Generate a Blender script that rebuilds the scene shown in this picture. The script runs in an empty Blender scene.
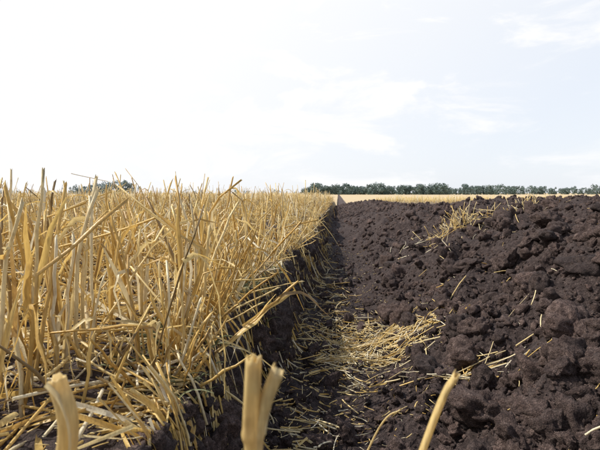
import bpy, bmesh, math, numpy as np
from mathutils import Vector
rng = np.random.default_rng(11)
scene = bpy.context.scene
scene.view_settings.view_transform = 'Standard'
scene.view_settings.look = 'None'
scene.view_settings.exposure = 0

# ---------------------------------------------------------------- noise
def _h(ix, iy, iz, seed):
    a = (ix.astype(np.int64) * 374761393 + iy.astype(np.int64) * 668265263 + iz.astype(np.int64) * 2147483647 + seed * 974634777) & 0xFFFFFFFF
    a = ((a ^ (a >> 13)) * 1274126177) & 0xFFFFFFFF
    a = ((a ^ (a >> 16)) * 2246822519) & 0xFFFFFFFF
    a = a ^ (a >> 15)
    return (a & 0xFFFFFF) / float(0xFFFFFF)
def vn(x, y, z=None, seed=0):
    if z is None:
        z = np.zeros_like(x)
    fx, fy, fz = np.floor(x), np.floor(y), np.floor(z)
    u, v, w = x - fx, y - fy, z - fz
    u = u*u*(3-2*u); v = v*v*(3-2*v); w = w*w*(3-2*w)
    def L(k):
        a = _h(fx, fy, fz+k, seed); b = _h(fx+1, fy, fz+k, seed)
        c = _h(fx, fy+1, fz+k, seed); d = _h(fx+1, fy+1, fz+k, seed)
        return (a*(1-u)+b*u)*(1-v) + (c*(1-u)+d*u)*v
    if not np.any(w):
        return L(0)*2-1
    return (L(0)*(1-w) + L(1)*w)*2-1
def fbm(x, y, z=None, o=3, seed=0):
    s = 0; a = 1.0; t = 0
    for i in range(o):
        f = 2.03**i
        s = s + a*vn(x*f+i*7.3, y*f-i*3.1, None if z is None else z*f+i*1.7, seed+i)
        t += a; a *= .5
    return s/t
def ss(a, b, x):
    t = np.clip((x-a)/(b-a), 0, 1)
    return t*t*(3-2*t)
def bump_cells(x, y, seed):
    """rounded crumbs: 1 at cell centre, 0 between"""
    fx, fy = np.floor(x), np.floor(y)
    best = np.full(x.shape, 9.0)
    zz = np.zeros_like(x)
    for i in (-1, 0, 1):
        for j in (-1, 0, 1):
            cx = fx+i; cy = fy+j
            px = cx+.15+.7*_h(cx, cy, zz, seed); py = cy+.15+.7*_h(cx, cy, zz+1, seed)
            r = .6+.6*_h(cx, cy, zz+2, seed)
            d = ((x-px)**2+(y-py)**2)/(r*r)
            best = np.minimum(best, d)
    return np.sqrt(np.clip(1-best, 0, 1))

# ---------------------------------------------------------------- terrain
PX = np.array([-4000, -.18, -.165, -.145, -.12, .08, .22, .42, .7, 1.0, 1.4, 2.0, 4.0, 4000])
PZ = np.array([.25, .25, .20, .06, .012, .0, .05, .14, .25, .32, .38, .42, .435, .435])
def meander(y):
    return .040*vn(y*1.1, y*0+3.3, seed=5) + .022*vn(y*4.3, y*0+9.3, seed=6)
def mw(x):
    return np.exp(-(x/.9)**2)
def plough_mask(x, y):
    right = 1 - ss(1.15, 1.45, x)*ss(8.5, 10.5, y + 1.2*vn(x*.8, y*0, seed=33))
    return ss(-.14, -.10, x)*right
def base(x, y):
    prof = np.interp(x, PX, PZ)
    amp = 1 - .42*ss(3.5, 9, y)
    p = np.where(x > -.1, prof*amp, prof)
    m = plough_mask(x, y)
    z = np.where(x > .3, p*m + .25*(1-m), p)
    return z - 1.35*ss(11, 65, y)
def height(x, y, fine=True):
    xs = x - meander(y)*mw(x)
    z = base(xs, y)
    m = plough_mask(xs, y)
    fl = .35+.65*ss(.08, .35, xs)
    fade = 1-ss(60, 300, y)
    z = z + m*fl*fade*(.055*vn(x*2.6, y*2.2, seed=1)+.052*vn(x*6.5, y*6, seed=2)+.034*vn(x*14, y*13, seed=3))
    z = z + (1-m)*(.012*vn(x*5, y*5, seed=4))*fade
    if fine:
        nf = 1-ss(14, 30, y)
        q = nf*(.45+.55*m)*(.6+.4*fl)
        wx = x+.03*vn(x*24, y*24, seed=12)+.008*vn(x*80, y*80, seed=16); wy = y+.03*vn(x*24+9, y*24, seed=13)+.008*vn(x*80+4, y*80, seed=17)
        z = z + q*(.028*bump_cells(wx*13, wy*13, 21)+.016*bump_cells(wx*30+5, wy*30, 22)+.008*bump_cells(wx*75, wy*75, 23)-.018
                   + .007*fbm(x*80, y*80, o=2, seed=15))
    return z

def new_mesh_obj(name, verts, faces_list, mat, smooth=True, attrs=None):
    me = bpy.data.meshes.new(name)
    nv = len(verts)
    me.vertices.add(nv)
    me.vertices.foreach_set('co', np.ascontiguousarray(verts, dtype=np.float32).ravel())
    loops = np.concatenate([f.ravel() for f in faces_list]).astype(np.int32)
    tot = np.concatenate([np.full(len(f), f.shape[1], dtype=np.int32) for f in faces_list])
    st = np.concatenate([[0], np.cumsum(tot)[:-1]]).astype(np.int32)
    me.loops.add(len(loops)); me.loops.foreach_set('vertex_index', loops)
    me.polygons.add(len(tot))
    me.polygons.foreach_set('loop_start', st)
    me.polygons.foreach_set('loop_total', tot)
    me.update(calc_edges=True)
    me.polygons.foreach_set('use_smooth', np.full(len(tot), smooth, dtype=bool))
    if attrs:
        for k, v in attrs.items():
            a = me.attributes.new(k, 'FLOAT', 'POINT')
            a.data.foreach_set('value', np.ascontiguousarray(v, dtype=np.float32))
    me.validate()
    me.materials.append(mat)
    ob = bpy.data.objects.new(name, me)
    scene.collection.objects.link(ob)
    return ob

# ---------------------------------------------------------------- materials
class NT:
    def __init__(s, name):
        s.m = bpy.data.materials.new(name); s.m.use_nodes = True
        s.t = s.m.node_tree; s.n = s.t.nodes; s.b = s.n['Principled BSDF']; s.out = s.n['Material Output']
    def l(s, a, b): s.t.links.new(a, b)
    def ramp(s, fac, stops):
        r = s.n.new('ShaderNodeValToRGB')
        e = r.color_ramp.elements
        while len(e) < len(stops): e.new(.5)
        for i, (p, c) in enumerate(stops):
            e[i].position = p; e[i].color = (*c, 1)
        s.l(fac, r.inputs[0]); return r.outputs[0]
    def noise(s, scale, detail=4, vec=None, rough=.55):
        n = s.n.new('ShaderNodeTexNoise'); n.inputs['Scale'].default_value = scale
        n.inputs['Detail'].default_value = detail; n.inputs['Roughness'].default_value = rough
        if vec is not None: s.l(vec, n.inputs['Vector'])
        return n.outputs[0]
    def attr(s, name):
        n = s.n.new('ShaderNodeAttribute'); n.attribute_name = name; return n.outputs['Fac']
    def mix(s, fac, a, b, mode='MIX'):
        n = s.n.new('ShaderNodeMix'); n.data_type = 'RGBA'; n.blend_type = mode
        for i, v in ((0, fac), (6, a), (7, b)):
            if isinstance(v, (int, float)): n.inputs[i].default_value = v
            elif isinstance(v, tuple): n.inputs[i].default_value = (*v, 1)
            else: s.l(v, n.inputs[i])
        return n.outputs[2]
    def math(s, op, a, b=0.0):
        n = s.n.new('ShaderNodeMath'); n.operation = op
        for i, v in enumerate((a, b)):
            if isinstance(v, (int, float)): n.inputs[i].default_value = v
            else: s.l(v, n.inputs[i])
        return n.outputs[0]

def soil_nodes(t):
    geo = t.n.new('ShaderNodeNewGeometry').outputs['Position']
    n1 = t.noise(3.5, 3, geo); n2 = t.noise(75, 5, geo, .75); n3 = t.noise(420, 3, geo, .7)
    c = t.ramp(n2, [(.30, (.022, .0145, .013)), (.46, (.072, .050, .045)), (.60, (.150, .112, .100)), (.76, (.30, .24, .215))])
    c = t.mix(t.math('MULTIPLY', n1, .4), c, (.080, .056, .050))
    c = t.mix(.8, c, t.ramp(n3, [(.34, (.35, .33, .32)), (.52, (.95, .95, .95)), (.68, (1.9, 1.85, 1.8))]), 'MULTIPLY')
    bp = t.n.new('ShaderNodeBump'); bp.inputs['Strength'].default_value = 1.0; bp.inputs['Distance'].default_value = .016
    t.l(t.math('ADD', n2, t.math('MULTIPLY', n3, .30)), bp.inputs['Height'])
    t.b.inputs['Roughness'].default_value = .88
    t.b.inputs['Specular IOR Level'].default_value = .3
    t.l(bp.outputs[0], t.b.inputs['Normal'])
    return c, geo
t = NT('ground_soil_and_stubble')
c, geo = soil_nodes(t)
st = t.attr('straw')
far = t.ramp(t.noise(.6, 6, geo, .7), [(.3, (.46, .34, .19)), (.7, (.58, .46, .29))])
c = t.mix(1.0, c, (.78, .76, .76), 'MULTIPLY')
t.l(t.mix(st, c, far), t.b.inputs['Base Color'])
M_GROUND = t.m
t = NT('clod_soil')
c, geo = soil_nodes(t)
c = t.mix(t.attr('var'), t.mix(1.0, c, (.66, .64, .64), 'MULTIPLY'), t.mix(1.0, c, (1.6, 1.5, 1.42), 'MULTIPLY'))
t.l(c, t.b.inputs['Base Color'])
M_CLOD = t.m

def straw_mat(name, transl):
    t = NT(name)
    var = t.attr('var'); al = t.attr('along')
    geo = t.n.new('ShaderNodeNewGeometry').outputs['Position']
    c = t.ramp(var, [(0.0, (.28, .19, .085)), (.12, (.42, .27, .10)), (.30, (.68, .43, .12)), (.55, (.83, .60, .21)), (.8, (.87, .71, .37)), (1.0, (.88, .80, .60))])
    mp = t.n.new('ShaderNodeMapping'); mp.inputs['Scale'].default_value = (1, 1, .10); t.l(geo, mp.inputs[0])
    n = t.noise(520, 3, mp.outputs[0]); n2 = t.noise(55, 3, geo)
    c = t.mix(.6, c, t.ramp(n, [(.3, (.62, .55, .44)), (.7, (1.15, 1.15, 1.12))]), 'MULTIPLY')
    c = t.mix(t.ramp(n2, [(.57, (0, 0, 0)), (.76, (.5, .5, .5))]), c, (.30, .165, .06))
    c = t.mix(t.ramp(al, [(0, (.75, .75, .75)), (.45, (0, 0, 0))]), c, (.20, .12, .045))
    t.l(c, t.b.inputs['Base Color'])
    t.b.inputs['Roughness'].default_value = .38
    t.b.inputs['Specular IOR Level'].default_value = .5
    bp = t.n.new('ShaderNodeBump'); bp.inputs['Strength'].default_value = .5; bp.inputs['Distance'].default_value = .001
    t.l(n, bp.inputs['Height']); t.l(bp.outputs[0], t.b.inputs['Normal'])
    tr = t.n.new('ShaderNodeBsdfTranslucent'); t.l(c, tr.inputs[0])
    mx = t.n.new('ShaderNodeMixShader'); mx.inputs[0].default_value = transl
    t.l(t.b.outputs[0], mx.inputs[1]); t.l(tr.outputs[0], mx.inputs[2]); t.l(mx.outputs[0], t.out.inputs[0])
    return t.m
M_STRAW = straw_mat('dry_straw', .22)
M_LEAF = straw_mat('dry_straw_leaf', .42)

# ---------------------------------------------------------------- ground sheet
ys = list(np.arange(-3, .2, .03)); y = .2
while y < 4000:
    ys.append(y)
    y += max(.0042, .0070*y) if y < 15 else .035*y
ys = np.array(ys)
def grow(a, b, k, s0):
    r = []; x = a
    while x < b:
        r.append(x); x += max(s0, k*x)
    return r
xl = -np.array(grow(.7, 4000, .055, .01))[::-1]
xs_ = np.concatenate([xl, np.arange(-.69, -.19, .008), np.linspace(-.188, -.115, 52), np.arange(-.11, 1.0, .0048), np.array(grow(1.0, 4, .008, .008)), np.array(grow(4.03, 4000, .05, .03))])
X, Y = np.meshgrid(xs_, ys)
Mz = meander(Y)*mw(X)
Xw = X + Mz
Z = height(Xw, Y)
wall = np.exp(-((X+.150)/.036)**2)*(1-ss(10, 30, Y))
Xw = Xw + wall*(.040*fbm(Y*7, Z*14, o=3, seed=41)+.024*fbm(Y*30, Z*36, o=2, seed=44)+.008*vn(Y*110, Z*120, seed=47))
m = plough_mask(X, Y)
dd = np.sqrt(Y**2+.3*X**2)
straw = (1-m)*np.clip(.0+1.0*ss(5, 22, dd), 0, 1)
V = np.stack([Xw, Y, Z], -1).reshape(-1, 3)
ny, nx = X.shape
idx = np.arange(ny*nx).reshape(ny, nx)
F = np.stack([idx[:-1, :-1], idx[:-1, 1:], idx[1:, 1:], idx[1:, :-1]], -1).reshape(-1, 4)
new_mesh_obj('ground', V, [F], M_GROUND, True, {'straw': straw.ravel()})

# ---------------------------------------------------------------- clods
def ico(sub):
    bm = bmesh.new(); bmesh.ops.create_icosphere(bm, subdivisions=sub, radius=1)
    v = np.array([p.co[:] for p in bm.verts]); f = np.array([[q.index for q in p.verts] for p in bm.faces]); bm.free()
    return v, f
def clod_template(sub, seed):
    r = np.random.default_rng(seed)
    v, f = ico(sub)
    n = v/np.linalg.norm(v, axis=1)[:, None]
    pl = r.normal(size=(10, 3)); pl /= np.linalg.norm(pl, axis=1)[:, None]
    d = r.uniform(.5, 1.0, 10)
    dots = n@pl.T
    rad = np.min(np.where(dots > .05, d/np.maximum(dots, .05), 9), axis=1)
    rad = np.minimum(rad, 1.2)
    o = seed*3.7
    def N3(k, s): return vn(n[:, 0]*k+o, n[:, 1]*k, n[:, 2]*k+.01, seed=seed+s)
    if sub >= 3:
        rad += .24*N3(1.8, 1)+.18*N3(3.6, 2)
        if sub == 3: rad += r.uniform(-.06, .06, len(rad))
        if sub >= 4:
            rad += .16*(np.abs(N3(6, 3))-.35)+.12*(np.abs(N3(11, 4))-.35)+r.uniform(-.022, .022, len(rad))
        if sub >= 5:
            rad += .09*(np.abs(N3(22, 6))-.35)+r.uniform(-.01, .01, len(rad))
    else:
        rad += r.uniform(-.25, .2, len(rad))
    rad = np.maximum(rad, .25)
    v = n*rad[:, None]*np.array([1, r.uniform(.65, 1), r.uniform(.5, .85)])
    return v, f
def rand_rot(n):
    q = rng.normal(size=(n, 4)); q /= np.linalg.norm(q, axis=1)[:, None]
    w, x, y, z = q.T
    return np.stack([np.stack([1-2*(y*y+z*z), 2*(x*y-z*w), 2*(x*z+y*w)], -1),
                     np.stack([2*(x*y+z*w), 1-2*(x*x+z*z), 2*(y*z-x*w)], -1),
                     np.stack([2*(x*z-y*w), 2*(y*z+x*w), 1-2*(x*x+y*y)], -1)], 1)
CV, CF, CA = [], [], []; off = 0
def place_clods(P, S, sub, nt=10, var=None):
    global off
    n = len(P)
    if n == 0: return
    T = [clod_template(sub, 100*sub+i) for i in range(nt)]
    R = rand_rot(n); k = rng.integers(0, nt, n)
    if var is None: var = np.clip(rng.normal(.45, .28, n), 0, 1)
    for i in range(nt):
        s = np.where(k == i)[0]
        if len(s) == 0: continue
        v, f = T[i]
        vv = np.einsum('nij,vj->nvi', R[s], v)*S[s][:, None, None]+P[s][:, None, :]
        ff = f[None]+(np.arange(len(s))*len(v))[:, None, None]+off
        CV.append(vv.reshape(-1, 3)); CF.append(ff.reshape(-1, 3)); CA.append(np.repeat(var[s], len(v)))
        off += len(s)*len(v)
def scatter_plough(n, ymin, ymax, s0, s1, k=2.0, xmin=-.10, margin=.85, sink=.2):
    u = rng.random(n)
    y = ymin*(ymax/ymin)**u
    x = xmin+rng.random(n)*(margin*y+1.0-xmin)
    keep = plough_mask(x, y) > .6
    keep &= rng.random(n) < (.35+.65*ss(.05, .3, x))
    x, y = x[keep], y[keep]
    s = s0*(s1/s0)**(rng.random(len(x))**k)
    x = x + meander(y)*mw(x)
    z = height(x, y, True)
    return np.stack([x, y, z+s*sink], -1), s
P, S = scatter_plough(34000, .35, 5, .0018, .006); S = S*(1+.3*P[:, 1]); place_clods(P, S, 1, 14)
P, S = scatter_plough(15000, .35, 11, .004, .011); S = S*(1+.16*P[:, 1]); place_clods(P, S, 2, 16)
P, S = scatter_plough(7000, .35, 12, .009, .025, 1.5, sink=.3); S = S*(1+.10*P[:, 1])
near = P[:, 1] < 1.1
place_clods(P[near], S[near], 4, 12); place_clods(P[~near], S[~near], 3, 16)
P, S = scatter_plough(1000, .5, 11, .020, .050, 1.6, xmin=.20, sink=.35); S = S*(1+.04*P[:, 1])
near = P[:, 1] < 2.5
place_clods(P[near], S[near], 4, 16); place_clods(P[~near], S[~near], 3, 12)
n = 5200
y = 9*(75/9)**rng.random(n); x = rng.uniform(-.12, 1.35, n)
place_clods(np.stack([x, y, height(x, y, False)], -1), rng.uniform(.02, .06, n)*(1+.02*y), 2, 16, np.clip(rng.normal(.2, .15, n), 0, 1))
big = np.array([[.50, .80, .036], [.47, .66, .028], [.62, 1.05, .044], [.70, 1.30, .050], [.46, 1.05, .035], [.80, 1.55, .05], [.85, 2.1, .06], [.95, 2.5, .06], [.38, .86, .028], [.40, 1.35, .033], [.62, 1.9, .05],
                [1.38, 3.35, .10], [1.22, 3.2, .06], [.33, .72, .020], [.9, 1.75, .055], [1.2, 2.4, .065], [.56, .93, .033], [.53, .72, .034], [.27, 1.0, .022]])
bz = height(big[:, 0], big[:, 1], True)
place_clods(np.stack([big[:, 0], big[:, 1], bz+big[:, 2]*.35], -1), big[:, 2], 5, 9, np.full(len(big), .5))
n = 5000
y = .3*(6/.3)**rng.random(n); x = rng.normal(-.15, .035, n); x = np.clip(x, -.3, -.06)
xx = x+meander(y)*mw(x); s = .003*(.014/.003)**(rng.random(n)**1.6)*(1+.15*y)
place_clods(np.stack([xx, y, height(xx, y, False)+s*.2], -1), s, 2)
n = 260
y = .4*(6/.4)**rng.random(n); x = rng.uniform(-.165, -.12, n); xx = x+meander(y)*mw(x); s = rng.uniform(.012, .03, n)
place_clods(np.stack([xx, y, height(xx, y, False)-s*.1], -1), s, 4, 8)
n = 4000
y = .3*(5/.3)**rng.random(n); x = -.17-rng.random(n)*(.8*y+.3)
s = .003*(.016/.003)**(rng.random(n)**1.6)
place_clods(np.stack([x, y, height(x, y, False)+s*.2], -1), s, 2)
new_mesh_obj('soil_clods', np.concatenate(CV), [np.concatenate(CF)], M_CLOD, True, {'var': np.concatenate(CA)})

# ---------------------------------------------------------------- tubes / ribbons
def frames(P):
    T = np.gradient(P, axis=1); T /= np.linalg.norm(T, axis=2, keepdims=True)+1e-9
    ref = rng.normal(size=(len(P), 1, 3)); ref = np.broadcast_to(ref, P.shape)
    A = np.cross(T, ref); A /= np.linalg.norm(A, axis=2, keepdims=True)+1e-9
    return T, A, np.cross(T, A)
class Bag:
    def __init__(s): s.V, s.F4, s.F3, s.var, s.al, s.o = [], [], [], [], [], 0
    def tubes(s, P, R, sides, var, al0=None, hollow=False, jag=0.0, flat=None):
        N, K, _ = P.shape
        T, A, B = frames(P)
        if flat is None: flat = rng.uniform(.55, 1.0, N)
        B = B*flat[:, None, None]
        if al0 is None: al0 = np.broadcast_to(np.linspace(0, 1, K), (N, K))
        if hollow:
            P = np.concatenate([P, P[:, -1:], P[:, -1:]-T[:, -1:]*.012], 1)
            R = np.concatenate([R, R[:, -1:]*.72, R[:, -1:]*.6], 1)
            A = np.concatenate([A, A[:, -1:], A[:, -1:]], 1); B = np.concatenate([B, B[:, -1:], B[:, -1:]], 1)
            al0 = np.concatenate([al0, al0[:, -1:], al0[:, -1:]*0], 1); K += 2
        th = np.arange(sides)/sides*2*np.pi
        V = P[:, :, None]+R[:, :, None, None]*(A[:, :, None]*np.cos(th)[None, None, :, None]+B[:, :, None]*np.sin(th)[None, None, :, None])
        if jag:
            j = rng.random((N, sides))**2*jag
            j = j+(np.cos(th)[None]*rng.normal(0, .5, (N, 1)))*jag
            off_ = T[:, -1][:, None]*j[:, :, None]
            for q in ((-3, -2) if hollow else (-1,)):
                V[:, q] += off_
        idx = np.arange(N*K*sides).reshape(N, K, sides)+s.o
        nx = np.roll(idx, -1, axis=2)
        s.F4.append(np.stack([idx[:, :-1], nx[:, :-1], nx[:, 1:], idx[:, 1:]], -1).reshape(-1, 4))
        for j in range(1, sides-1):
            s.F3.append(np.stack([idx[:, -1, 0], idx[:, -1, j], idx[:, -1, j+1]], -1))
        s.V.append(V.reshape(-1, 3)); s.var.append(np.repeat(var, K*sides)); s.al.append(np.repeat(al0.reshape(-1), sides))
        s.o += N*K*sides
    def ribbons(s, P, W, var, twist=1.5, fold=.45):
        N, K, _ = P.shape
        T, A, B = frames(P)
        tw = (rng.random((N, 1))*6.28+np.linspace(0, 1, K)[None]*rng.normal(0, twist, (N, 1)))[:, :, None]
        D = A*np.cos(tw)+B*np.sin(tw); Nn = -A*np.sin(tw)+B*np.cos(tw)
        w = W[:, :, None]
        V = np.stack([P-D*w, P+Nn*w*fold, P+D*w], 2)
        idx = np.arange(N*K*3).reshape(N, K, 3)+s.o
        s.F4.append(np.stack([idx[:, :-1, :-1], idx[:, :-1, 1:], idx[:, 1:, 1:], idx[:, 1:, :-1]], -1).reshape(-1, 4))
        s.V.append(V.reshape(-1, 3)); s.var.append(np.repeat(var, K*3)); s.al.append(np.full(N*K*3, .8))
        s.o += N*K*3
    def make(s, name, mat):
        fl = [np.concatenate(s.F4)]
        if s.F3: fl.append(np.concatenate(s.F3))
        return new_mesh_obj(name, np.concatenate(s.V), fl, mat, True, {'var': np.concatenate(s.var), 'along': np.concatenate(s.al)})
def rvar(n, m=.56, s=.28): return np.clip(rng.normal(m, s, n), 0, 1)

ST = Bag(); LF = Bag()
def stems(x, y, H, lean_s, K, sides, rad, hollow=False, var=None, leanb=None, pbig=.20):
    n = len(x)
    z0 = height(x, y, False)-.01
    az = rng.random(n)*6.283
    ln = np.abs(rng.normal(0, lean_s, n))
    big = rng.random(n) < pbig; ln = np.where(big, ln+rng.uniform(.3, 1.1, n), ln)
    d = np.stack([np.sin(ln)*np.cos(az), np.sin(ln)*np.sin(az), np.cos(ln)], -1)
    if leanb is not None: d += leanb
    d /= np.linalg.norm(d, axis=1)[:, None]
    bend = rng.normal(0, .10, (n, 3)); bend[:, 2] = -np.abs(bend[:, 2])*.3
    tt = np.linspace(0, 1, K)
    L = H
    P = np.stack([x, y, z0], -1)[:, None]+d[:, None]*tt[None, :, None]*L[:, None, None]+bend[:, None]*(tt**2)[None, :, None]*L[:, None, None]
    if K >= 6:
        kk = rng.random(n) < .26
        kt = rng.uniform(.3, .85, n); kd = rng.normal(0, .9, (n, 3)); kd[:, 2] = -rng.random(n)*1.5
        ex = np.clip(tt[None]-kt[:, None], 0, 1)*kk[:, None]
        P = P+ex[:, :, None]*kd[:, None]*L[:, None, None]
        P = P+rng.normal(0, .0012, P.shape)
    R = rad[:, None]*(1-.22*tt)[None]*np.ones((n, K))
    if K >= 6:
        nd = rng.integers(1, K-1, n); R[np.arange(n), nd] *= 1.32
        R *= rng.uniform(.9, 1.1, R.shape)
    if var is None: var = rvar(n)
    kp = (P[:, :, 1].min(axis=1) > .40) | (P[:, :, 0].max(axis=1) < -.46)
    kp &= (P[:, :, 0].max(axis=1) < -.06) | (P[:, 0, 0] > .3)
    P, R, var = P[kp], R[kp], var[kp]
    ST.tubes(P, R, sides, var, hollow=hollow, jag=.006 if K >= 6 else 0)
    return P
def rows_x(x):
    r = np.round((x+.23)/.135)*.135-.23
    return r+rng.normal(0, .022, len(x))
def left_area(n, y0, y1, xm=.95, extra=.5):
    y = y0+(y1-y0)*rng.random(n*2)
    w = xm*y+extra; keep = rng.random(n*2)*(xm*y1+extra) < w
    y = y[keep][:n]; x = -.20-rng.random(len(y))*(xm*y+extra)
    return x, y
def clump(x, y):
    return rng.random(len(x)) < np.clip(.5+1.2*vn(x*11, y*11, seed=71), .08, 1)
def edge(x, y): return np.minimum(x, -.195)+meander(y)*mw(x)
x, y = left_area(1950, .42, 2.2); x = rows_x(x); k = clump(x, y); x, y = x[k], y[k]; x = edge(x, y)
k = ~((y < .55) & (x > -.33)); x, y = x[k], y[k]
H = np.clip(rng.normal(.235, .060, len(x)), .08, .285+.06*ss(.8, 1.4, y))
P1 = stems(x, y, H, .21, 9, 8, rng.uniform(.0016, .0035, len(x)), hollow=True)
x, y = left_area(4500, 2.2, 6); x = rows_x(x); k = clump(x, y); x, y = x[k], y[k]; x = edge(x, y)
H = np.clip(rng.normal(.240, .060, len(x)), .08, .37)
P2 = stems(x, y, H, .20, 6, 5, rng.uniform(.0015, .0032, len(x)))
x, y = left_area(11000, 6, 16, xm=.85); x = edge(x, y)
H = np.clip(rng.normal(.23, .055, len(x)), .10, .36)
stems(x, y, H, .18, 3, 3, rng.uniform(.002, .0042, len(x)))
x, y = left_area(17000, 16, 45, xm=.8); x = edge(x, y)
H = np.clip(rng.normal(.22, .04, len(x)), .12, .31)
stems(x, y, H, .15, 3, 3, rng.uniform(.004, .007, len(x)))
n = 20000
y = 9.5+36*rng.random(n)**.8; x = 1.4+rng.random(n)*(.75*y)
k = plough_mask(x, y) < .3; x, y = x[k], y[k]
stems(x, y, np.clip(rng.normal(.16, .04, len(x)), .06, .25), .2, 3, 3, rng.uniform(.004, .008, len(x)), var=rvar(len(x), .7, .15))
n = 560
y = .6*(14/.6)**rng.random(n); x = -.20-np.abs(rng.normal(0, .03, n)); x = x+meander(y)*mw(x)
stems(x, y, rng.uniform(.05, .20, n), .5, 7, 5, rng.uniform(.0012, .0026, n)*(1+.05*y), leanb=np.array([.45, 0, 0])*rng.random((n, 1)), pbig=.08)
x, y = left_area(1200, .42, 2.4); x = edge(x, y); stems(x, y, rng.uniform(.03, .14, len(x)), .55, 6, 6, rng.uniform(.0013, .0026, len(x)), hollow=True, var=rvar(len(x), .45, .28))

def leaves_from(Ps, n, L0, L1, w0, w1):
    i = rng.integers(0, len(Ps), n); j = rng.integers(1, Ps.shape[1]-1, n)
    p = Ps[i, j]; n_ = len(p)
    az = rng.random(n_)*6.283; L = rng.uniform(L0, L1, n_)
    K = 9; tt = np.linspace(0, 1, K)
    up = rng.uniform(-.4, 1.0, n_); dr = rng.uniform(.6, 2.2, n_)
    hx = np.stack([np.cos(az), np.sin(az), 0*az], -1)
    P = p[:, None]+hx[:, None]*(tt*.7)[None, :, None]*L[:, None, None]
    P[:, :, 2] += L[:, None]*(up[:, None]*tt-dr[:, None]*tt**2)
    side = rng.normal(0, .35, (n_, 1, 3)); P = P+side*(tt**2)[None, :, None]*L[:, None, None]
    P = P+rng.normal(0, .0015, P.shape)
    gz = height(P[:, :, 0], P[:, :, 1], False)+.004
    P[:, :, 2] = np.maximum(P[:, :, 2], gz)
    W = rng.uniform(w0, w1, n_)[:, None]*(np.sqrt(np.clip(1-tt, 0.02, 1)))[None]*rng.uniform(.75, 1.15, (n_, K))
    kp = P[:, :, 1].min(axis=1) > .4
    LF.ribbons(P[kp], W[kp], rvar(n_, .58, .3)[kp], 2.2)
leaves_from(P1, 2300, .03, .16, .001, .0042)
leaves_from(P2, 2300, .05, .18, .0015, .0042)
def sheaths(Ps, n):
    i = rng.integers(0, len(Ps), n); K = 5
    a = rng.integers(1, Ps.shape[1]-K, n)
    P = np.stack([Ps[i, a+k] for k in range(K)], 1)
    o = rng.normal(0, .0022, (n, 1, 3)); pe = rng.normal(0, .012, (n, 1, 3))
    P = P+o+pe*(np.linspace(0, 1, K)**2)[None, :, None]
    W = rng.uniform(.002, .0048, n)[:, None]*np.array([1, 1.1, 1, .8, .25])[None]
    LF.ribbons(P, W, rvar(n, .65, .25), .8, fold=.8)
sheaths(P1, 1100)

def lying(x, y, L, rad, K=5, sides=6, hollow=False, lift=.012, tilt=.12, var=None, az=None, ribbon=False, fine=False):
    n = len(x)
    if az is None: az = rng.random(n)*6.283
    tt = np.linspace(-.5, .5, K)
    d = np.stack([np.cos(az), np.sin(az)], -1)
    cur = rng.normal(0, .18, n)
    px = x[:, None]+d[:, :1]*tt[None]*L[:, None]-d[:, 1:]*(tt**2)[None]*(cur*L)[:, None]
    py = y[:, None]+d[:, 1:]*tt[None]*L[:, None]+d[:, :1]*(tt**2)[None]*(cur*L)[:, None]
    g = height(px, py, fine)+(.003 if fine else 0)
    a = g[:, 0]; b = g[:, -1]
    lin = a[:, None]+(b-a)[:, None]*(tt+.5)[None]
    gap = np.max(g-lin, axis=1)
    k_ = .2 if fine else .5
    z = k_*g+(1-k_)*(lin+np.maximum(gap, 0)[:, None])
    z = z+np.abs(rng.normal(0, lift, n))[:, None]+.004+rng.normal(0, tilt, n)[:, None]*L[:, None]*tt[None]*.5
    z = np.maximum(z, g+.002)
    P = np.stack([px, py, z], -1)
    if var is None: var = rvar(n, .60, .28)
    if ribbon:
        LF.ribbons(P, rad[:, None]*np.ones((n, K)), var, 2.0)
    else:
        ST.tubes(P, rad[:, None]*np.ones((n, K)), sides, var, al0=np.full((n, K), .7), hollow=hollow)
x, y = left_area(2000, .30, 2.2); x = edge(x, y); lying(x-.03, y, rng.uniform(.02, .20, len(x)), rng.uniform(.0009, .0024, len(x)), hollow=True, lift=.018, tilt=.3)
x, y = left_area(2600, .30, 2.2); x = edge(x, y); lying(x-.03, y, rng.uniform(.02, .13, len(x)), rng.uniform(.001, .0036, len(x)), K=7, lift=.018, tilt=.3, ribbon=True, var=rvar(len(x), .6, .32))
x, y = left_area(3000, 2.2, 8); lying(x, y, rng.uniform(.06, .28, len(x)), rng.uniform(.0016, .003, len(x)), sides=4, lift=.04, tilt=.3)
n = 190
x = rng.uniform(-1.9, -.40, n); y = rng.uniform(.85, 3.2, n)
lying(x, y, rng.uniform(.18, .38, n), rng.uniform(.0014, .0028, n), K=8, lift=.10, tilt=.5, hollow=True, az=rng.normal(0, .9, n), var=rvar(n, .75, .15))
n = 520
y = .5*(10/.5)**rng.random(n); x = -.205+rng.normal(0, .028, n); x = x+meander(y)
lying(x, y, rng.uniform(.03, .13, n), rng.uniform(.0008, .0021, n)*(1+.06*y), az=rng.normal(0, 1.2, n), K=7, lift=.016, tilt=.35)
n = 560
y = .42*(6/.42)**rng.random(n); x = -.18+rng.normal(0, .03, n)+meander(y)
lying(x, y, rng.uniform(.02, .10, n), rng.uniform(.0008, .0028, n), az=rng.normal(0, 1.1, n), K=7, lift=.008, ribbon=True)
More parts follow.
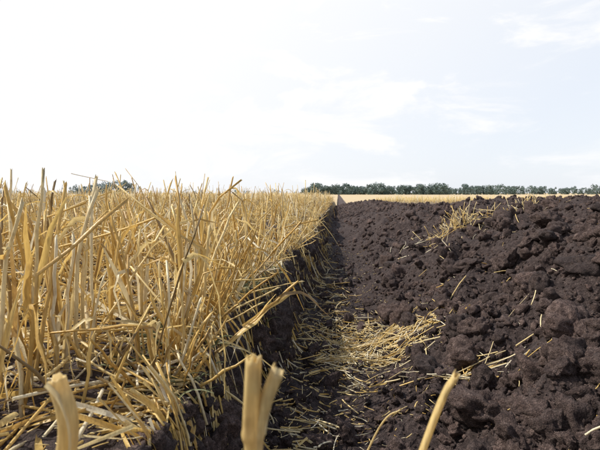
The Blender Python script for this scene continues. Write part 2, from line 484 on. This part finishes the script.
for cx, cy, sx, sy, n, a, b in [(.07, 1.62, .10, .14, 190, .02, .11), (.20, 1.50, .08, .09, 80, .03, .16), (-.02, 1.42, .05, .10, 50, .02, .09), (0.02, 1.2, .08, .16, 40, .02, .09), (-.07, .85, .045, .2, 80, .02, .08), (-.05, 2.3, .05, .3, 60, .03, .12),
                              (.02, .66, .08, .09, 36, .02, .12), (.31, 1.13, .035, .03, 18, .06, .16), (.30, 1.1, .08, .08, 16, .02, .08), (.62, 2.9, .13, .09, 50, .05, .16), (1.12, 3.2, .12, .1, 70, .05, .2), (.9, 2.6, .3, .3, 26, .04, .12),
                              (.5, 1.7, .4, .8, 75, .015, .07), (.2, .9, .2, .3, 36, .012, .06), (.35, .68, .12, .1, 14, .015, .07), (-.10, 3.5, .03, 1.2, 90, .03, .12)]:
    x = rng.normal(cx, sx, n); y = np.maximum(rng.normal(cy, sy, n), .42)
    lying(x, y, a*(b/a)**rng.random(n), rng.uniform(.0006, .0016, n)*(1+.12*cy), hollow=cy < 2, lift=.008, tilt=.2, var=rvar(n, .74, .24), fine=True)
    m_ = n//2
    x = rng.normal(cx, sx, m_); y = np.maximum(rng.normal(cy, sy, m_), .42)
    lying(x, y, rng.uniform(a, b, m_)*.6, rng.uniform(.0008, .0024, m_), K=6, lift=.006, ribbon=True, fine=True)
n = 2600
y = .4*(4/.4)**rng.random(n); x = rng.normal(-.05, .13, n)
lying(x, y, rng.uniform(.003, .014, n), rng.uniform(.0004, .0010, n), K=3, sides=4, lift=.003, fine=True)
n = 1600
x = rng.normal(.08, .10, n); y = rng.normal(1.57, .14, n)
lying(x, y, rng.uniform(.004, .025, n), rng.uniform(.0006, .0013, n), K=3, sides=4, lift=.004, var=rvar(n, .8, .15), fine=True)

ST.make('wheat_stubble', M_STRAW)
LF.make('straw_leaf_litter', M_LEAF)

# small green weeds low at the furrow edge
t = NT('green_weed'); t.l(t.ramp(t.attr('var'), [(0, (.09, .11, .04)), (1, (.28, .28, .14))]), t.b.inputs['Base Color']); t.b.inputs['Roughness'].default_value = .6
WB = Bag()
n = 900
cl_ = rng.integers(0, 30, n); cxs = rng.uniform(-.30, -.165, 30); cys = rng.uniform(.60, 1.5, 30)
x = cxs[cl_]+rng.normal(0, .02, n); y = cys[cl_]+rng.normal(0, .03, n); x = x+meander(y)
z = height(x, y, False)+.004; L = rng.uniform(.02, .065, n); az = rng.random(n)*6.28; tt = np.linspace(0, 1, 6)
P = np.stack([x[:, None]+np.cos(az)[:, None]*L[:, None]*tt**1.4*.8, y[:, None]+np.sin(az)[:, None]*L[:, None]*tt**1.4*.8, z[:, None]+L[:, None]*(1.1*tt-.75*tt**2)], -1)
WB.ribbons(P, rng.uniform(.0008, .0020, n)[:, None]*np.sqrt(1.02-tt)[None], rvar(n, .5, .3), 1.0)
WB.make('green_weeds', t.m)

def tuft(name, cx, cy, n, L0, L1, spread, lean):
    B = Bag()
    az = rng.random(n)*6.283; ln = np.abs(rng.normal(lean, .35, n)); L = rng.uniform(L0, L1, n)
    x = cx+rng.normal(0, spread, n); y = cy+rng.normal(0, spread*.6, n)
    z = height(x, y, True)-.005
    d = np.stack([np.sin(ln)*np.cos(az), np.sin(ln)*np.sin(az)*.7, np.cos(ln)], -1)
    tt = np.linspace(0, 1, 5); be = rng.normal(0, .16, (n, 1, 3))
    P = np.stack([x, y, z], -1)[:, None]+d[:, None]*tt[None, :, None]*L[:, None, None]+be*(tt**2)[None, :, None]*L[:, None, None]
    B.tubes(P, np.full((n, 5), .0017), 5, rvar(n, .75, .18), al0=np.full((n, 5), .7))
    B.make(name, M_STRAW)
tuft('straw_tuft', .70, 3.0, 110, .04, .15, .05, .7)
tuft('straw_tuft', 1.10, 3.25, 80, .05, .13, .07, 1.15)
tuft('straw_tuft', 1.27, 3.45, 35, .04, .09, .04, .6)

def bez(pts, K):
    p = np.array(pts, float); out = []
    for i in range(len(p)-1):
        a = p[max(i-1, 0)]; b = p[i]; c = p[i+1]; d = p[min(i+2, len(p)-1)]
        for t_ in np.linspace(0, 1, K, endpoint=False):
            out.append(.5*((2*b)+(-a+c)*t_+(2*a-5*b+4*c-d)*t_**2+(-a+3*b-3*c+d)*t_**3))
    out.append(p[-1]); return np.array(out)
def stalk(name, paths, rads, var, flat=.7, peel=True):
    B = Bag()
    for p, r, v in zip(paths, rads, var):
        q = bez(p, 10)[None]
        K = q.shape[1]; u = np.linspace(0, 1, K)
        R = (r*(1+.05*np.sin(u*9+v*20)))[None]; R[0, -13] *= 1.15; R[0, -14] *= 1.12
        B.tubes(q, R, 18, np.array([v]), al0=np.full((1, K), .75), hollow=True, jag=.0028, flat=np.array([flat]))
        if peel:
            k = q[:, -13:]+rng.normal(0, .0008, (1, 1, 3))
            k = k+(np.linspace(0, 1, 13)**3)[None, :, None]*rng.normal(0, .003, (1, 1, 3))
            B.ribbons(k, r*.9*np.linspace(1.1, .3, 13)[None], np.array([min(v+.12, 1)]), .5, .7)
    B.make(name, M_LEAF)
CZ = .5
def W(px, py, d): return [(px-338)/500*d, d, CZ-(py-193)/500*d]
stalk('straw_stalk', [[[-.12, .14, .25], [-.06, .18, .33], W(244, 490, .19), W(249, 430, .19), W(252, 366, .19)],
                      [[-.11, .14, .25], [-.055, .185, .33], W(247, 490, .192), W(257, 430, .192), W(276, 378, .192)]], [.0038, .0036], [.70, .74])
stalk('straw_stalk', [[[-.075, .22, .0], [-.02, .235, .18], W(426, 450, .25), W(456, 376, .25)]], [.0025], [.72], peel=False)
stalk('straw_stalk', [[[-.165, .21, .25], [-.146, .218, .32], W(50, 460, .22), W(40, 392, .22)]], [.0046], [.72])
stalk('straw_stalk', [[[-.06, .47, .0], W(370, 455, .5), W(402, 412, .5)]], [.0012], [.8], peel=False)

# ---------------------------------------------------------------- distant trees
t = NT('hazed_distant_foliage')
var = t.attr('var')
t.l(t.ramp(var, [(0, (.065, .10, .08)), (.5, (.115, .16, .135)), (1, (.26, .32, .32))]), t.b.inputs['Base Color'])  # bluish, pale leaf colours with aerial haze painted in
t.b.inputs['Roughness'].default_value = .7
M_TREE = t.m
t = NT('bark'); t.l(t.ramp(t.noise(3), [(.3, (.05, .04, .03)), (.7, (.1, .08, .06))]), t.b.inputs['Base Color']); M_BARK = t.m
def tree_line(name, xs, ys_, hs, light=0.0):  # light: extra painted haze, lifts leaf colour of farther rows
    V, F, A = [], [], []; TP, TR = [], []
    o = 0
    for x0, y0, h in zip(xs, ys_, hs):
        z0 = -1.1
        TP.append(np.array([[x0, y0, z0], [x0+rng.normal(0, .2), y0, z0+h*.4], [x0+rng.normal(0, .5), y0, z0+h*.8]])); TR.append([h*.02, h*.015, h*.006])
        nc = rng.integers(8, 12)
        for c_ in range(nc):
            low = c_ < 3
            cz = z0+h*(rng.uniform(.05, .25) if low else rng.uniform(.25, .85)); wr = h*.36*(1-abs(cz-z0-h*.45)/(h*1.1))
            c = np.array([x0+rng.normal(0, wr*.8), y0+rng.normal(0, wr*.7), cz])
            r = h*rng.uniform(.12, .22); n = 40
            d = rng.normal(size=(n, 3)); d /= np.linalg.norm(d, axis=1)[:, None]
            p = c+d*r*rng.uniform(.5, 1.1, (n, 1))
            a = rng.normal(size=(n, 3)); a /= np.linalg.norm(a, axis=1)[:, None]
            b = np.cross(a, rng.normal(size=(n, 3))); b /= np.linalg.norm(b, axis=1)[:, None]
            s = h*rng.uniform(.025, .055, (n, 1))
            V.append(np.stack([p-a*s-b*s*.6, p+a*s-b*s*.7, p+a*s*.8+b*s, p-a*s*.7+b*s*.8], 1).reshape(-1, 3))
            F.append(np.arange(n*4).reshape(n, 4)+o); o += n*4
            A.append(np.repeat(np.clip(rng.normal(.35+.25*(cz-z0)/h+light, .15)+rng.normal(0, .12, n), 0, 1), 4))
    B = Bag(); B.tubes(np.array(TP), np.array(TR), 5, np.full(len(TP), .5))
    ob = new_mesh_obj(name, np.concatenate(V), [np.concatenate(F)], M_TREE, False, {'var': np.concatenate(A)})
    tr = B.make('trunks', M_BARK); tr.parent = ob
def seg(n, pa, pb, dist, h0, h1, depth=30, pw=.4):
    px = np.linspace(pa, pb, n)+rng.normal(0, (pb-pa)/n*.7, n)
    y = dist+rng.uniform(-depth, depth, n)
    env = 1-pw*.5+pw*.5*vn(px*.09, px*0, seed=int(dist))
    return (px-338)/500*dist, y, rng.uniform(h0, h1, n)*env
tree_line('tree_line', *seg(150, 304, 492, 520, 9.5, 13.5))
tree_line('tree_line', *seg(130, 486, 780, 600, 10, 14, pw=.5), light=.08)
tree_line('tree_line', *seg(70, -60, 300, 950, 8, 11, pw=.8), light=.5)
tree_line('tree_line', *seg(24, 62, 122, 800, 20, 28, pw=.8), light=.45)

# ---------------------------------------------------------------- light and sky
EL = math.radians(50); AZ = math.radians(-86)
sd = Vector((math.sin(AZ)*math.cos(EL), math.cos(AZ)*math.cos(EL), math.sin(EL)))
sun = bpy.data.lights.new('sun', 'SUN'); sun.energy = 5.0; sun.angle = math.radians(.5); sun.color = (1, .96, .88)
so = bpy.data.objects.new('sun', sun); so.rotation_euler = sd.to_track_quat('Z', 'Y').to_euler(); scene.collection.objects.link(so)
w = bpy.data.worlds.new('World'); scene.world = w; w.use_nodes = True
nt = w.node_tree; N = nt.nodes; Lk = nt.links.new
bg = N['Background']; bg.inputs[1].default_value = .14
sky = N.new('ShaderNodeTexSky'); sky.sky_type = 'NISHITA'; sky.sun_disc = False
sky.sun_elevation = EL; sky.sun_rotation = AZ; sky.dust_density = 1.0; sky.air_density = 1.0
tc = N.new('ShaderNodeTexCoord')
nrm = N.new('ShaderNodeVectorMath'); nrm.operation = 'NORMALIZE'; Lk(tc.outputs['Generated'], nrm.inputs[0])
def MR(src, a, b, c, d, smooth=False):
    m = N.new('ShaderNodeMapRange')
    if smooth: m.interpolation_type = 'SMOOTHSTEP'
    for k, v in zip(('From Min', 'From Max', 'To Min', 'To Max'), (a, b, c, d)): m.inputs[k].default_value = v
    Lk(src, m.inputs[0]); return m.outputs[0]
def MA(op, a, b, cl=False):
    m = N.new('ShaderNodeMath'); m.operation = op; m.use_clamp = cl
    for i, v in enumerate((a, b)):
        if isinstance(v, (int, float)): m.inputs[i].default_value = v
        else: Lk(v, m.inputs[i])
    return m.outputs[0]
sep = N.new('ShaderNodeSeparateXYZ'); Lk(nrm.outputs[0], sep.inputs[0])
mp = N.new('ShaderNodeMapping'); mp.inputs['Scale'].default_value = (1.0, 1.0, 3.0); mp.inputs['Location'].default_value = (.3, .1, .2)
Lk(nrm.outputs[0], mp.inputs[0])
ns = N.new('ShaderNodeTexNoise'); ns.inputs['Scale'].default_value = 4.0; ns.inputs['Detail'].default_value = 7; ns.inputs['Roughness'].default_value = .6
ns.inputs['Distortion'].default_value = .5
Lk(mp.outputs[0], ns.inputs[0])
dp = N.new('ShaderNodeVectorMath'); dp.operation = 'DOT_PRODUCT'; dp.inputs[1].default_value = sd; Lk(nrm.outputs[0], dp.inputs[0])
glow = MR(dp.outputs['Value'], -.08, .38, .0, .4)
cl = MR(ns.outputs[0], .50, .68, .60, 1.0, True)
hz = MR(sep.outputs[2], .38, .75, 1.0, .10, True)
fac = MA('MULTIPLY', MA('ADD', glow, cl, True), hz)
lowb = N.new('ShaderNodeMix'); lowb.data_type = 'RGBA'; Lk(MR(sep.outputs[2], .38, .75, .6, .0, True), lowb.inputs[0]); Lk(sky.outputs[0], lowb.inputs[6]); lowb.inputs[7].default_value = (5.1, 6.0, 7.6, 1)
mx = N.new('ShaderNodeMix'); mx.data_type = 'RGBA'; Lk(fac, mx.inputs[0]); Lk(lowb.outputs[2], mx.inputs[6]); mx.inputs[7].default_value = (7.15, 7.2, 7.3, 1)
Lk(mx.outputs[2], bg.inputs[0])

# ---------------------------------------------------------------- camera
cam = bpy.data.cameras.new('camera'); co = bpy.data.objects.new('camera', cam); scene.collection.objects.link(co)
co.location = (0, 0, CZ)
co.rotation_euler = (math.radians(90-3.66), 0, math.radians(4.35))
cam.sensor_width = 36; cam.lens = 30; cam.clip_start = .01; cam.clip_end = 10000
cam.dof.use_dof = True; cam.dof.focus_distance = 1.2; cam.dof.aperture_fstop = 22
scene.camera = co
